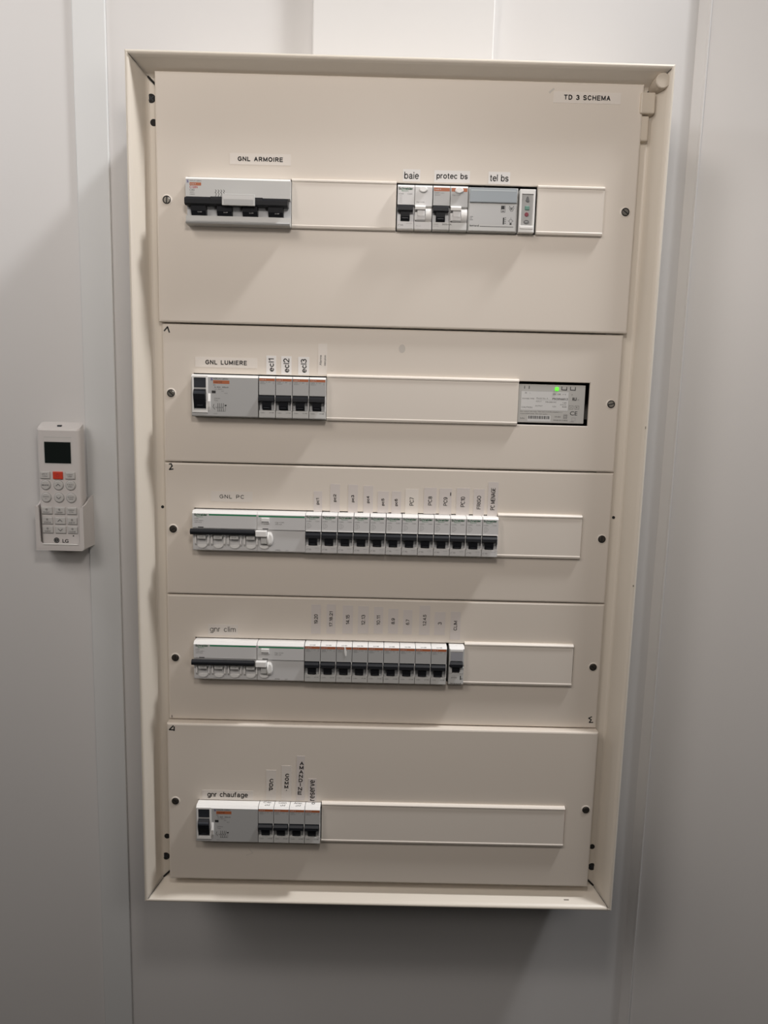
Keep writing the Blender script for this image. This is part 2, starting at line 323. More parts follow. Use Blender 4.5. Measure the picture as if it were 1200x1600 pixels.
STK = {
 1: [('GNL ARMOIRE', -142.6, 617.4, 63.4, 11.2, 47, 4.6, 0, TAPE), ('TD 3 SCHEMA', 192.8, 685.8, 69.3, 11, 48, 4.9, 0, TAPE),
     ('baie', 14.8, 605.6, 17.9, 11.9, 15.2, 7.2, 0, PAPER), ('protec bs', 57, 605.4, 37.1, 12, 32.5, 7.4, 0, PAPER), ('tel bs', 106.2, 605.4, 22.6, 12, 19.5, 7, 0, PAPER)],
 2: [('GNL LUMIERE', -180.1, 409.4, 67.2, 10.9, 45, 4.8, 0, TAPE), ('ecl1', -131.4, 408, 10.6, 20, 14, 6, 1, PAPER), ('ecl2', -115, 408, 11.2, 19.6, 15, 6.4, 1, PAPER),
     ('ecl3', -96.2, 408, 12, 19, 14.6, 6.4, 1, PAPER), ('|', -75.8, 415.4, 9.7, 33.4, 11, 6, 1, TAPE)],
 3: [('GNL PC', -174.8, 263, 46.2, 11.5, 27, 4.3, 0, CLEAR), ('pc1', -79, 260, 9.4, 23, 7.2, 4.2, 1, LILAC), ('pc2', -60, 264.3, 10.7, 31.4, 8.6, 4, 1, LILAC), ('pc3', -40, 264.1, 10.7, 31.4, 8, 4, 1, LILAC),
     ('pc4', -23, 263.5, 10.7, 30.9, 8, 4, 1, LILAC), ('pc5', -6.4, 261, 12.2, 24.5, 8, 4, 1, LILAC), ('pc6', 8.4, 261, 10.7, 25.2, 8, 4, 1, LILAC), ('PC7', 25.5, 262.5, 14.4, 28, 9.4, 4.6, 1, TAPE),
     ('PC8', 45.9, 263.7, 14, 29.5, 10.1, 4.3, 1, LILAC), ('PC9', 63, 263.4, 13.5, 29.5, 9.6, 4.3, 1, LILAC), ('PC10', 82.4, 263.5, 14.6, 31, 11.5, 4.8, 1, LILAC), ('FRIGO', 100.3, 263.2, 12.1, 30.2, 15.1, 4.3, 1, LILAC), ('PC MENAGE', 115.8, 267.5, 11.4, 38.1, 25, 4.8, 1, LILAC)],
 4: [('gnr clim', -185.7, 109.4, 34.3, 13, 29.2, 8, 0, CLEAR), ('19.20', -79.6, 124.6, 10.9, 34.4, 11.3, 4.2, 1, LILAC), ('17.18.21', -62.5, 125, 10.2, 34.6, 18, 3.8, 1, LILAC), ('14.15', -43.4, 124.9, 11.6, 33.2, 11.3, 4.2, 1, LILAC),
     ('12.13', -25.7, 124.9, 12.2, 32.4, 12, 4.2, 1, LILAC), ('10.11', -8.4, 124.9, 10.4, 31.7, 11.3, 4.2, 1, LILAC), ('8.9', 8.3, 124.2, 11.5, 29.4, 7, 3.9, 1, LILAC), ('6.7', 25, 123.5, 10.2, 28.7, 6.4, 3.9, 1, LILAC),
     ('1.2.4.5', 44.2, 126.2, 12.2, 34.7, 13, 3.8, 1, LILAC), ('3', 61.8, 122.8, 12.2, 27.2, 3, 4.2, 1, LILAC), ('CLIM', 79.6, 120.6, 11.5, 33, 11.3, 4, 1, LILAC)],
 5: [('gnr chaufage', -179.4, -87.2, 59.7, 11.6, 47.2, 8, 0, CLEAR), ('CDP', -128.7, -73.4, 11.5, 37, 16, 5, 2, CLEAR), ('COMM.', -110.8, -70.6, 11.5, 43, 24, 5, 2, CLEAR),
     ('AMANDINE', -94.4, -64.2, 9.4, 55, 42, 5.2, 2, LILAC), ('reserve', -80.5, -79, 9.6, 29, 26, 5.4, 1, LILAC)]}
for r in ROWS:
    t, b, z0, y, zc = make_panel(r); panels[r] = t
    if r == 2:
        b.stroke([(-246.5, 441.5 - z0), (-243, 445.5 - z0), (-241.2, 440 - z0)], 1.5, INK)
        b.disc(10, 428.8 - z0, -.05, .1, 3.6, SMUDGE, 14, 4.6)
    if r == 3: b.stroke([(-243.6, 297.6 - z0), (-241.6, 298 - z0), (-240.6, 295.6 - z0), (-243.6, 291.6 - z0), (-239.6, 292.2 - z0)], 1.4, INK)
    if r == 4:
        b.stroke([(242.6, 14.6 - z0), (239.4, 12.8 - z0), (242.4, 11 - z0), (240.4, 7.6 - z0), (244.4, 7.8 - z0)], 1.3, INK)
        b.stroke([(-245.6, 5 - z0), (-245.4, 2.6 - z0)], .8, INK)
    if r == 5:
        b.stroke([(-241.6, -3.4 - z0), (-246, -8 - z0), (-241.6, -8.2 - z0)], 1.5, INK); b.stroke([(-240.4, -4.6 - z0), (-240.6, -9 - z0)], 1.5, INK)
        b.stroke([(-155, -154 - z0), (-150, -160 - z0), (-158, -163 - z0)], .6, SMUDGE)
    if r == 1: b.stroke([(154, 690 - z0), (158, 693.4 - z0)], 2, SMUDGE)
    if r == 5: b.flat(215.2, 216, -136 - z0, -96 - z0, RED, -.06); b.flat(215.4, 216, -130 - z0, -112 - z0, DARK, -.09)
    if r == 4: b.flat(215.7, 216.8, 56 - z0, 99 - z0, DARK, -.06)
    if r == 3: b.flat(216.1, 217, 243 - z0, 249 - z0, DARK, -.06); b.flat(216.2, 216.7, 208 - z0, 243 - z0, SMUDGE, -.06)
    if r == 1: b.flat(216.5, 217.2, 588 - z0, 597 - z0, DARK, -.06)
    b.build('panel_face', t)
    for sx in (-240.4, 240.2):
        sz = {1: 574.8, 2: 375.1, 3: 225, 4: 75, 5: -96}[r] - z0
        f = MB()
        f.ring(sx, sz, 0, 4.3, 5.9, PAINT, 24, -.55); f.disc(sx, sz, -.35, .2, 4.35, DARK, 24)
        f.disc(sx, sz, -.8, .2, 3.5, ZINC if r < 3 else SCREWD, 24, bev=.5)
        an = .6 + .9 * (r * 7 % 3) + (sx > 0)
        f.stroke([(sx - 2.8 * math.cos(an), sz - 2.8 * math.sin(an)), (sx + 2.8 * math.cos(an), sz + 2.8 * math.sin(an))], 1.1, DARK, -.86)
        f.build('panel_screw', t)
    for s_, cx, cz, w, hgt, tw, th, mode, m in STK[r]:
        k = MB(); cz -= z0
        k.poly([(cx - w / 2, cz - hgt / 2), (cx + w / 2, cz - hgt / 2), (cx + w / 2, cz + hgt / 2), (cx - w / 2, cz + hgt / 2)], -.22, .02, m)
        bold = .012
        if s_ == '|':
            k.text('Alarme', cx - 2.2, cz - 1, 11, 2.4, INKG, -.3, math.pi / 2, bold); k.text('intrusion', cx + 2.6, cz - 1, 11, 2.2, INKG, -.3, math.pi / 2, bold)
            lab = 'narrow sticker with two small lines of vertical writing'
        elif mode == 2:
            n_ = len(s_); st = tw / n_
            for i_, ch in enumerate(s_):
                if ch == '.': k.flat(cx - .5, cx + .5, cz + tw / 2 - st * (i_ + .5), cz + tw / 2 - st * (i_ + .5) + 1, INK, -.3)
                else: lettering(k, ch, cx + (n_ / 2 - i_) * .3, cz + tw / 2 - st * (i_ + .5), .9 if ch == 'I' else th * .9, st * .86, INK, -.3, 0, .95)
            lab = 'sticker with %d stacked black letters' % len(s_.strip('.'))
        else:
            lettering(k, s_, cx, cz, tw, th, INK, -.3, math.pi / 2 if mode else 0, {1: .9, 2: .95, 3: .62, 4: .62, 5: .95}[r] if r != 1 or th > 5 else 1.0, 2.6 if mode == 0 and th < 5 else 1.5)
            lab = ('vertical sticker reading %s' if mode else 'sticker reading %s') % s_
        if s_ == 'PC9': k.stroke([(cx + 5.5, cz + 7), (cx + 5.5, cz + 10)], 1, INK, -.3)
        o = k.build('sticker', t); o['label'] = lab

# ---------------------------------------------------------------- devices (local: x from left edge, y from the front face inward, z from the middle)
def nose(b, w, body, face, zt=22.3, zb=-22.3, gap=.32, mid=2.4, bot=-14.2, top=WHITE, floor=None, dep=4.5, bottom=None):
    """housing nose: chamfered top, label face, recessed handle field, lower strip"""
    floor = floor or CHEEK; bottom = bottom or body
    b.prism([(48, zb), (48, zt), (2.4, zt), (0, zt - 2.2), (0, mid), (dep, mid - 1.2), (dep, bot + .6), (.3, bot), (0, zb + 1), (1, zb)], gap, w - gap, body,
            [None, top, top, face, None, floor, None, bottom, None, None])
def toggle_black(t, w=18, mid=2.4, cx=None, name='toggle'):
    cx = cx or w / 2 - .6; b = MB()
    b.prism([(4.6, mid - .8), (-1.2, mid - 1.1), (-3.4, mid - 3.2), (-3.6, mid - 6.2), (-1.8, mid - 7.4), (4.6, mid - 6.6)], cx - 8, cx + 8, BLACKP)
    b.prism([(4.6, mid - 6), (-1.6, mid - 6.6), (-.6, mid - 12), (1.4, mid - 15.6), (4.6, mid - 16)], cx - 4.7, cx + 4.7, BLACKP)
    b.flat(cx - 3.2, cx + 3.2, mid - 14, mid - 13.2, BLACK2, -.9)
    return b.build(name, t)

def make_orange(loc, label, group, text='C60N'):
    t = thing('circuit_breaker', label, 'circuit breaker', loc, group)
    b = MB(); nose(b, 18, GREYB, GREY)
    b.flat(.6, 17.2, 17.2, 19.8, ORANGE); b.text('multi 9', 4.6, 18.5, 6, 1.1, PALE, -.08)
    b.text(text, 3.6, 16, 4.6, 1.3, INKG); b.text('C 20', 10, 16, 5, 1., INKG); b.text('400V', 4.4, 14.3, 6, .9, INKG); b.flat(15, 16.4, 14, 16.6, INKF)
    b.text('C60N', 4, -16.6, 4.4, 1., INKG, .1); b.text('24188', 13.6, -16.4, 5, 1.1, INKG, .1); b.text('C20A', 4.6, -19.6, 5.4, 1.2, INKG, .1); b.text('415', 14, -19.6, 4, 1.1, INKG, .1)
    b.text('MG', 9, 0, 3.2, .8, INKG, 1.2) if False else None
    b.box(17.1, 17.75, -.2, 5, -14, 2.2, WHITE)
    b.build('housing', t); toggle_black(t)
    return t
def make_green(loc, label, group):
    t = thing('circuit_breaker', label, 'circuit breaker', loc, group)
    b = MB(); nose(b, 17.75, WHITE, LIGHT, top=WHITE, bottom=LIGHT)
    lettering(b, 'Schneider', 8.4, 18.3, 14.8, 2.5, GREEN, -.08, 0, .5); b.text('Electric', 7.6, 16.2, 7, 1.5, GREEN)
    b.text('iC60N', 3.9, 13.6, 5, 1.2, INKG); b.text('C20A', 13.2, 13.6, 4.6, 1.1, INKG)
    b.frame(2.2, 4.2, 5.8, 11.4, .35, INKF); b.stroke([(5, 6.4), (6.4, 8.6), (5, 10.8)], .35, INKF)
    b.box(.5, 17.2, -.35, .6, 2.2, 3.1, WHITE)
    b.text('C20', 4, -18.2, 5, 2., INKG, .1); b.text('6000', 13.2, -16.6, 4.6, .9, INKF, .1); b.text('A9F', 13.2, -19, 4, .9, INKF, .1)
    b.box(16.9, 17.5, -.4, 5, -14, 1.4, WHITE)
    b.build('housing', t); toggle_black(t, 17.75, 1.8)
    return t

# row 1 -----------------------------------------------------------
Y1 = -4 - 14
t = thing('circuit_breaker', 'wide grey four-pole main breaker with one long black handle, top left of cabinet', 'circuit breaker', (-217.5, Y1, 572.5))
b = MB(); nose(b, 108, GREYB, GREYB, 22.5, -23.5, mid=3, bot=-15.5, dep=6)
b.text('N', 2.6, 17.8, 1.6, 3.4, BLUE, bold=.03); b.text('MERLIN GERIN', 10.6, 18.4, 12, 1.2, INKG)
b.flat(4.6, 16.4, 13.8, 16.8, ORANGE); b.text('multi 9', 8, 15.3, 5.6, 1.4, PALE, -.08)
b.text('C120N', 8.6, 12.2, 8.2, 2.2, RED, bold=.02); b.text('C80', 7, 9.4, 5, 1.9, INKG); b.text('400V~', 7.2, 7.1, 5, 1.2, INKG); b.text('10000', 7.2, 5.2, 5, 1.2, INKG)
for k in range(4):
    x = 31 + k * 2.8; b.stroke([(x, 10.2), (x + 1, 9), (x - .2, 7.6), (x + 1, 6.2), (x, 3.6)], .45, INK)
b.prism([(-2, -22), (-.2, -20.5), (1, -22), (1, -23.4), (-1, -23.4)], .6, 107.4, GREY)
b.build('housing', t)
b = MB(); b.prism([(6, 2.6), (-3.6, 1.6), (-5.4, -.6), (-5, -4.6), (-2.6, -6), (6, -5)], .2, 105.6, BLACKP)
b.prism([(-3.6, 1.6), (-4.6, 2.4), (-5.4, 1.4), (-5.4, -.6)], 27, 80, BLACKP)
for x in (6, 32.6, 59, 85.4): b.prism([(6, -5), (-2.2, -5.8), (-1.2, -11), (1.2, -15.2), (6, -15.6)], x, x + 15.2, BLACKP)
for x in (6, 32.6, 59, 85.4): b.text('O-OFF', x + 9, -12.2, 4.4, 1.1, GREY, -1.2)
b.build('toggle', t)
b = MB(); b.box(39, 72.5, -7.4, -5.2, -6.4, 4.8, GREYB, .5); b.flat(40, 71.6, -.4, 3.4, PALE, -7.5); b.flat(41, 71, -5.4, -1, GREY, -7.5)
b.build('label_clip', t)

def make_duo(loc, label, green):
    t = thing('residual_current_breaker', label, 'circuit breaker', loc, 'residual current breakers in the top row')
    b = MB(); nose(b, 18, WHITE if green else GREYB, LIGHT if green else GREY, bottom=LIGHT if green else GREYB)
    if green:
        lettering(b, 'Schneider', 8.6, 18.2, 14.8, 2.6, GREEN, -.08, 0, .5); b.text('Electric', 8, 16, 7, 1.6, GREEN)
        b.text('iC60', 4, 13, 4.6, 1.3, INKG); b.text('C20A', 13, 13, 5, 1.3, INKG)
        for k in range(4): b.flat(2.2, 5, 10.6 - k * 2, 11 - k * 2, INKF)
        b.text('C20', 4, -18.2, 5.4, 2., INKG, .1); b.text('6000', 13, -16.2, 6, .8, INKF, .1)
    else:
        b.flat(.8, 17.2, 16.4, 20, ORANGE); b.text('multi 9', 5, 18.2, 6, 1.3, PALE, -.08); b.text('C60N', 4, 14.8, 5, 1.5, INKG); b.text('C20A', 9.6, 14.6, 4, 1., INKG); b.text('400V', 4.8, 12.6, 6, 1.1, INKG)
        b.text('C60', 4, -16.4, 4.6, 1., INKG, .1); b.frame(1.6, 6.6, -20.8, -18, .3, INKF, .1)
    nose2 = MB()
    b.prism([(48, -22.3), (48, 22.3), (2.4, 22.3), (0, 20.1), (0, 1.4), (4, .6), (4, -13.4), (.3, -14.2), (0, -21.3), (1, -22.3)], 18.2, 36.2, WHITE if green else GREYB,
            [None, WHITE, WHITE, LIGHT if green else GREY, None, LIGHT, None, LIGHT if green else GREYB, None, None])
    if green: b.text('Vigi iC60', 24, 5, 8.4, 1.5, INKG); b.text('30mA', 22.5, -18.6, 5, 1.6, INKF, .1)
    else:
        b.flat(19.2, 35.4, 16.4, 20, ORANGE); b.text('Vigi C60', 24, 12.8, 8.4, 1.4, INKG)
        b.text('300mA', 15.4, -16.2, 10, 1.6, INK, .1); b.text('type A', 16, -19.8, 12, 1.8, INKG, .1)
    b.build('housing', t)
    toggle_black(t, 18, 2.6, 8.6)
    k = MB(); k.disc(26.6 if green else 27, 17.4, -2.6, .4, 4.4, WHITE, 20, 3, bev=.9); k.build('test_button', t)
    k = MB()
    k.prism([(4, 2), (-3.4, 1.4), (-5, -.6), (-4.6, -3), (4, -3.6)], 18.6, 29.4, WHITE)
    k.box(21, 29.2, -2.6, 4, -9.4, -3, LIGHT, .5); k.box(18.6, 21, -1.4, 4, -13, -5, LIGHT, .4)
    k.prism([(4, -9), (-2.4, -9.2), (-2, -12.4), (0, -14), (4, -14)], 20.6, 29.4, LIGHT)
    k.build('reset_lever', t)
    k = MB()
    n = 14; k.prism([(4, 0)] + [(4 - 6.4 * math.sin(math.pi * i / n), -7 + 7 * math.cos(math.pi * i / n)) for i in range(1, n)] + [(4, -14)], 29.6, 36, WHITE)
    k.build('side_boss', t)
    return t
make_duo((.4, Y1 + 5, 572), 'white two-module residual current breaker under the baie sticker', True)
make_duo((37.2, Y1 + 5, 572), 'grey two-module residual current breaker with orange band, under the protec bs sticker', False)

t = thing('control_module', 'grey three-module control unit with bluish cover window under the tel bs sticker', 'control module', (74, Y1 + 6, 571.8))
b = MB(); b.box(.3, 51.8, 2, 48, -22, 22.2, GREYB, .6); b.box(1.2, 50.6, 0, 3, -21.6, 6.2, GREYB, .8); b.flat(2, 50, -14.8, 5.4, mat('pale_grey_face', (.50, .50, .495), .4), -.05)
b.text('Legrand', 7.4, -16.6, 9.6, 2.2, INK, -.08, 0, .02) if False else b.text('legrand', 7.2, -16.4, 9.6, 2.6, INK, -.08, 0, .02)
b.flat(13, 48, -17, -16.5, INK, -.08)
for k in range(3): b.flat(2.4, 5.6 - (k % 2), -7.6 - k * 1.6, -7 - k * 1.6, INKG, -.08)
b.frame(34.4, 38.8, -2.6, 4.2, .4, INK, -.08); b.flat(34.8, 38, .6, 3.8, INK, -.09); b.flat(35.4, 37.8, -1.8, -.6, INKG, -.09)
b.stroke([(43, 4), (45, .6), (47.6, 4)], .5, INK, -.08); b.disc(45.2, 1.4, -.1, 0, 1.3, INKG, 12); b.stroke([(42.6, 2.4), (44.4, -1), (46.4, -1), (48, 2.4)], .4, INK, -.08)
b.flat(36.8, 38.2, -14.4, -7.6, INK, -.08)
for k in range(4): b.flat(38.6, 40, -13.6 + k * 1.8, -12.8 + k * 1.8, INKG, -.08)
b.ring(45, -10.8, -.09, 1.4, 1.9, INKG, 14); b.flat(44, 46, -14.6, -12.9, INK, -.08); b.stroke([(42, -10.8), (43, -10.8)], .4, INKG, -.08); b.stroke([(47, -10.8), (48, -10.8)], .4, INKG, -.08); b.stroke([(45, -8.4), (45, -7.4)], .4, INKG, -.08)
b.build('housing', t)
b = MB(); b.box(1.4, 50.4, -.6, 2.2, 7, 21.4, WINDOW, .6); b.flat(2.6, 49.4, 18.4, 19.4, mat('window_rib', (.55, .6, .62), .3), -.65); b.build('cover_window', t)
t = thing('push_button_module', 'narrow white module with four small icon buttons beside the bluish window unit', 'button module', (127, Y1 + 5, 571.8))
b = MB()
b.loft([rect(.3, 16.5, -22, 21, 48), rect(.3, 16.5, -22, 21, .6), rect(.8, 16, -21.4, 20.4, 0), rect(2.4, 14.4, -15, 16.4, 0), rect(2.6, 14.2, -14.8, 16.2, 1.8)], WHITE)
b.flat(2.4, 14.4, -15, 16.4, GREY, 1.8); b.box(1.4, 15.2, -1, 1, -18.6, -15.6, WHITE, .5)
b.build('housing', t)
b = MB(); b.poly([(8.4 + 1.9 * math.cos(a_) * (1 if math.sin(a_) < 0 else .75), 10.6 + (2 if math.sin(a_) < 0 else 3.4) * math.sin(a_)) for a_ in [2 * math.pi * i / 16 for i in range(16)]], .6, 2, INKG); b.build('button', t)
b = MB(); b.box(6, 10.8, .6, 2, .6, 4.6, mat('dull_green_key', (.13, .27, .22), .5), .6); b.build('button', t)['label'] = 'green button'
b = MB(); b.disc(8.2, -3.8, .6, 2, 2.1, mat('dull_red_key', (.22, .03, .05), .5), 16, bev=.3); b.build('button', t)['label'] = 'red button'
b = MB(); b.disc(8.2, -11.2, .6, 2, 2.7, INKG, 16, 1.9); b.flat(6.8, 9.6, -11.6, -10.8, GREY, .55); b.build('button', t)

# rows of residual current switches (rows 2 and 5)
def make_rcd(loc, label):
    t = thing('residual_current_switch', label, 'residual current switch', loc, 'four-pole residual current switches')
    b = MB()
    b.prism([(48, -22.3), (48, 22.3), (2.6, 22.3), (0, 19.6), (0, -21.2), (1.2, -22.3)], .2, 71.3, GREYB, [None, WHITE, WHITE, GREY, GREYB, None])
    b.loft([rect(.8, 17.8, -18.4, 21, .0), rect(1, 17.6, -18, 20.8, -1), rect(2.6, 15.8, -15.4, 19, -1), rect(2.8, 15.6, -15.2, 18.8, 1.5)], WHITE)
    b.flat(2.6, 15.8, -15.4, 19, GREY, .9)
    b.prism([(.2, 3), (-1.8, -3), (-2.6, -6), (-1.6, -12), (.2, -16)], 18, 20.6, WHITE)
    b.text('N', 21.8, 17.6, 1.6, 3.4, BLUE, bold=.03); b.text('MERLIN GERIN', 31.4, 18, 16, 1.6, INK)
    b.flat(23.4, 40.8, 12.8, 16.4, ORANGE); b.text('multi 9 ID', 28.8, 14.6, 8.6, 1.6, INK, -.08)
    b.text('ID', 24.8, 11.4, 2.2, 1.4, INKG); b.text('In 40A  300mA', 32.4, 9.2, 15, 1.6, INK); b.text('Un 400V~', 29.6, 7, 10, 1.2, INKG)
    b.flat(21.8, 26, 2.6, 5.4, INK); b.text('AC', 33.6, 5, 3, 1.1, INKG); b.text('415', 37, 2.8, 3, 1.1, INKG)
    b.text('23044', 27.4, -2.8, 6.6, 1.2, INKG); b.text('Test', 26.4, -5, 4.4, 1.2, INKG)
    for k in range(4):
        x = 28.4 + k * 2; b.stroke([(x, -8), (x, -10.6), (x - .9, -13.4)], .45, INK); b.stroke([(x, -13.6), (x, -16.4)], .45, INK)
    b.stroke([(24, -9), (23, -12), (25, -14.4)], .45, INK); b.flat(35.6, 37.6, -10.8, -9.4, INK); b.stroke([(27.6, -16.2), (36.4, -16.2), (36.4, -10.8)], .35, INKG); b.stroke([(24.6, -12.2), (34.4, -12.2)], .3, INKG)
    b.text('415V', 25.8, -19.2, 4, 1., INKG)
    b.build('housing', t)
    k = MB(); k.box(2.8, 15.6, -.4, 2, 8.4, 18.8, BLACK2, .5); k.build('test_button', t)
    k = MB(); k.prism([(2, 6.8), (-1.6, 6.6), (-4, 4.4), (-4.6, 1), (-3.6, -4), (-1.4, -10), (.4, -15), (2, -15.2)], 2.9, 15.5, BLACKP)
    k.prism([(-4, 4.4), (-5.2, 3.6), (-5.4, 1.6), (-4.6, 1)], 3.1, 15.3, BLACK2); k.flat(6.4, 12.4, -11, -10, BLACK2, -2); k.build('toggle', t)
    return t
make_rcd((-215, -13, 373.6), 'grey four-pole residual current switch under the GNL LUMIERE sticker')
make_rcd((-213.4, -23, -116.5), 'grey four-pole residual current switch under the gnr chaufage sticker')

# rows 3 and 4: four-pole breaker with bar handle and leakage add-on
def make_quad(loc, label):
    t = thing('circuit_breaker', label, 'circuit breaker', loc, 'white four-pole breakers')
    b = MB()
    b.prism([(48, -22.3), (48, 22.3), (2.6, 22.3), (0, 19.4), (0, 3.4), (1.6, 2.6), (1.6, -21.2), (2.6, -22.3)], .2, 71.3, WHITE, [None, WHITE, WHITE, LIGHT, WHITE, LIGHT, None, None])
    lettering(b, 'Schneider', 9.6, 18, 14.6, 2.5, GREEN, -.08, 0, .5); b.text('Electric', 8.4, 15.8, 7, 1.6, GREEN)
    b.flat(18.4, 70.6, 17.3, 18.9, GREEN)
    b.text('iC60N', 4.6, 13.6, 4.4, 1.3, INKG); b.text('C63A 400V~', 7.6, 11.4, 10.6, 1.2, INKG); b.text('A9F79463', 6.4, 9.4, 8, 1.1, INKG)
    b.flat(6.2, 12.4, 3.6, 4.6, INK); b.flat(2.6, 5, 3.8, 4.3, INKF)
    for i in range(4):
        x = 5 + i * 18
        b.loft([rect(x - .6, x + 11.4, -15.4, -4, 1.5), rect(x, x + 10.8, -14.6, -4, 3.2)], GREYB); b.flat(x, x + 10.8, -14.6, -4, WINGREY, 3.15)
        b.text('I-ON', x + 5.6, -11.6, 4, 1.1, INKG, 3.05)
        n = 12; b.poly([(x + 5.4 + 5.2 * math.cos(math.pi + math.pi * k / n), -15.6 + 3.6 * math.sin(math.pi + math.pi * k / n)) for k in range(n + 1)], .4, 1.8, WHITE)
        b.prism([(1.6, -4), (-.6, -5), (-.6, -14), (1.6, -17)], x - 2.2, x - .8, WHITE); b.prism([(1.6, -4), (-.6, -5), (-.6, -14), (1.6, -17)], x + 11.6, x + 13, WHITE)
    b.text('C63', 6, -20.2, 4, 1., INKF, 1.5); b.text('6000', 14, -20.2, 5, .9, INKF, 1.5); b.text('IEC', 24, -20.2, 4, .9, INKF, 1.5)
    b.build('housing', t)
    k = MB(); n = 14
    k.prism([(-3.2 - 3.1 * math.cos(2 * math.pi * i / n), -.4 + 3.3 * math.sin(2 * math.pi * i / n)) for i in range(n)][::-1], -1.2, 69.2, BLACKP)
    tg = k.build('toggle', t)
    for i in range(4):
        k = MB(); k.box(5.6 + i * 18, 15.2 + i * 18, -2.4, 3, -8.6, -1, GREYB, .4); k.text('O-OFF', 10.4 + i * 18, -6.4, 5, 1.3, INKG, -2.5); k.build('pole_tab', tg)
    return t
def make_vigi(loc, label):
    t = thing('earth_leakage_module', label, 'earth leakage module', loc, 'white earth leakage modules')
    b = MB()
    b.prism([(48, -22.3), (48, 22.3), (2.6, 22.3), (0, 19.4), (0, 3), (1.4, 2.4), (1.4, -21.2), (2.4, -22.3)], .2, 53, WHITE, [None, WHITE, WHITE, LIGHT, GREYB, LIGHT, None, None])
    b.flat(1.6, 52.4, 16.9, 18.5, GREEN)
    b.text('Vigi iC60', 24.6, 11.2, 10, 1.6, INKG); b.text('300 mA', 23.6, 9.2, 7.4, 1.3, INKG)
    b.flat(6, 12.4, 3.2, 4.2, INK); b.text('A9Q', 22.6, -20, 5.4, 1.3, INK, 1.3); b.text('400V', 33, -20, 3.6, 1.2, INKF, 1.3)
    b.flat(4, 11.4, -14.6, -5.4, WINGREY, 1.35)
    n = 12; b.poly([(7.8 + 4.8 * math.cos(math.pi + math.pi * k / n), -15.6 + 3.2 * math.sin(math.pi + math.pi * k / n)) for k in range(n + 1)], .3, 1.8, WHITE)
    b.build('housing', t)
    k = MB(); k.box(4.6, 13.6, -1.6, .5, 10, 16, WHITE, .5); k.flat(5, 13.2, 11, 12.2, INKG, -1.66); k.build('test_button', t)
    k = MB(); k.box(-1.2, 11.2, -5.2, 1.6, -4.6, 2.2, WHITE, .9); k.box(4.4, 11, -2.4, 1.6, -12.8, -4.4, GREYB, .5); k.build('reset_lever', t)
    k = MB(); n = 14
    k.prism([(1.6, .6)] + [(1.6 - 5.6 * math.sin(math.pi * i / n), -7.4 + 8 * math.cos(math.pi * i / n)) for i in range(1, n)] + [(1.6, -15.4)], 11.6, 13.4, WHITE)
    k.disc(14.2, -7.2, -1.6, 1.6, 3.6, WHITE, 18, 7.6, bev=1.2); k.build('side_boss', t)
    return t
q = make_quad((-216, -13, 226), 'white four-pole breaker with long black bar handle in the middle row, under GNL PC sticker')
copy_tree(q, (-216.4, -13, 76.5), 'white four-pole breaker with long black bar handle under the gnr clim sticker')
v = make_vigi((-144.6, -13, 226), 'white earth leakage module with green line, left of the pc1 breaker')
copy_tree(v, (-144.6, -13, 76.5), 'white earth leakage module with green line, left of the 19.20 breaker')

# row 2 breakers
names2 = ['ecl1', 'ecl2', 'ecl3', None]
o0 = None
for i, nm in enumerate(names2):
    lab = ('grey breaker with orange band under the %s sticker' % nm) if nm else 'grey orange-banded breaker under the narrow two-line sticker right of ecl3'
    loc = (-142.8 + 18 * i, -13, 373.4)
    if o0 is None: o0 = make_orange(loc, lab, 'orange-banded breakers of the second row')
    else: copy_tree(o0, loc, lab, 'orange-banded breakers of the second row')
# row 3 breakers
g0 = None
for i, nm in enumerate(['pc1', 'pc2', 'pc3', 'pc4', 'pc5', 'pc6', 'PC7', 'PC8', 'PC9', 'PC10', 'FRIGO', 'PC MENAGE']):
    loc = (-91.4 + 17.75 * i, -13, 226); lab = 'white breaker with green lettering and black toggle under the %s sticker' % nm
    if g0 is None: g0 = make_green(loc, lab, 'white breakers of the middle row')
    else: copy_tree(g0, loc, lab, 'white breakers of the middle row')
# row 4 breakers
for i, nm in enumerate(['19.20', '17.18.21', '14.15', '12.13', '10.11', '8.9', '6.7', '1.2.4.5', '3']):
    lab = 'grey orange-banded breaker in the fourth row under the %s sticker' % nm
    if nm == '14.15': lab = 'grey orange-banded breaker with a white drip mark, under the 14.15 sticker'
    o = copy_tree(o0, (-91 + 17.9 * i, -13, 76.5), lab, 'orange-banded breakers of the fourth row')
    k = MB(); k.text('24188', 0, 0, 6.4, 1.1, INKG, 0)
    k.v = [(9 + x, 1.14 + z, 21.28 + z * .93) for x, y, z in k.v]; k.build('top_marking', o)
    if nm == '14.15':
        k = MB(); k.poly([(8.8, 20), (9.2, 14.5), (10.2, 10), (11, 9.4), (11.8, 10), (11.8, 14.5), (10.4, 20)][::-1][::-1], -.5, 0, WHITE); k.build('paint_drip', o)['label'] = 'white drip of correction fluid'
t = thing('circuit_breaker', 'pale grey breaker with plain grey label window under the CLIM sticker', 'circuit breaker', (72.6, -11, 76.5))
b = MB(); nose(b, 17.6, GREYB, GREYB, mid=1.4, bot=-8.6, bottom=GREYB, top=WHITE)
b.box(1.2, 16, -1.2, .4, 17, 20, WHITE, .4); b.frame(3.6, 9.6, -19, -13.4, .4, INKG, .15); b.flat(5.4, 5.8, -18.6, -14, INKG, .15); b.flat(7.4, 7.8, -18.6, -14, INKG, .15)
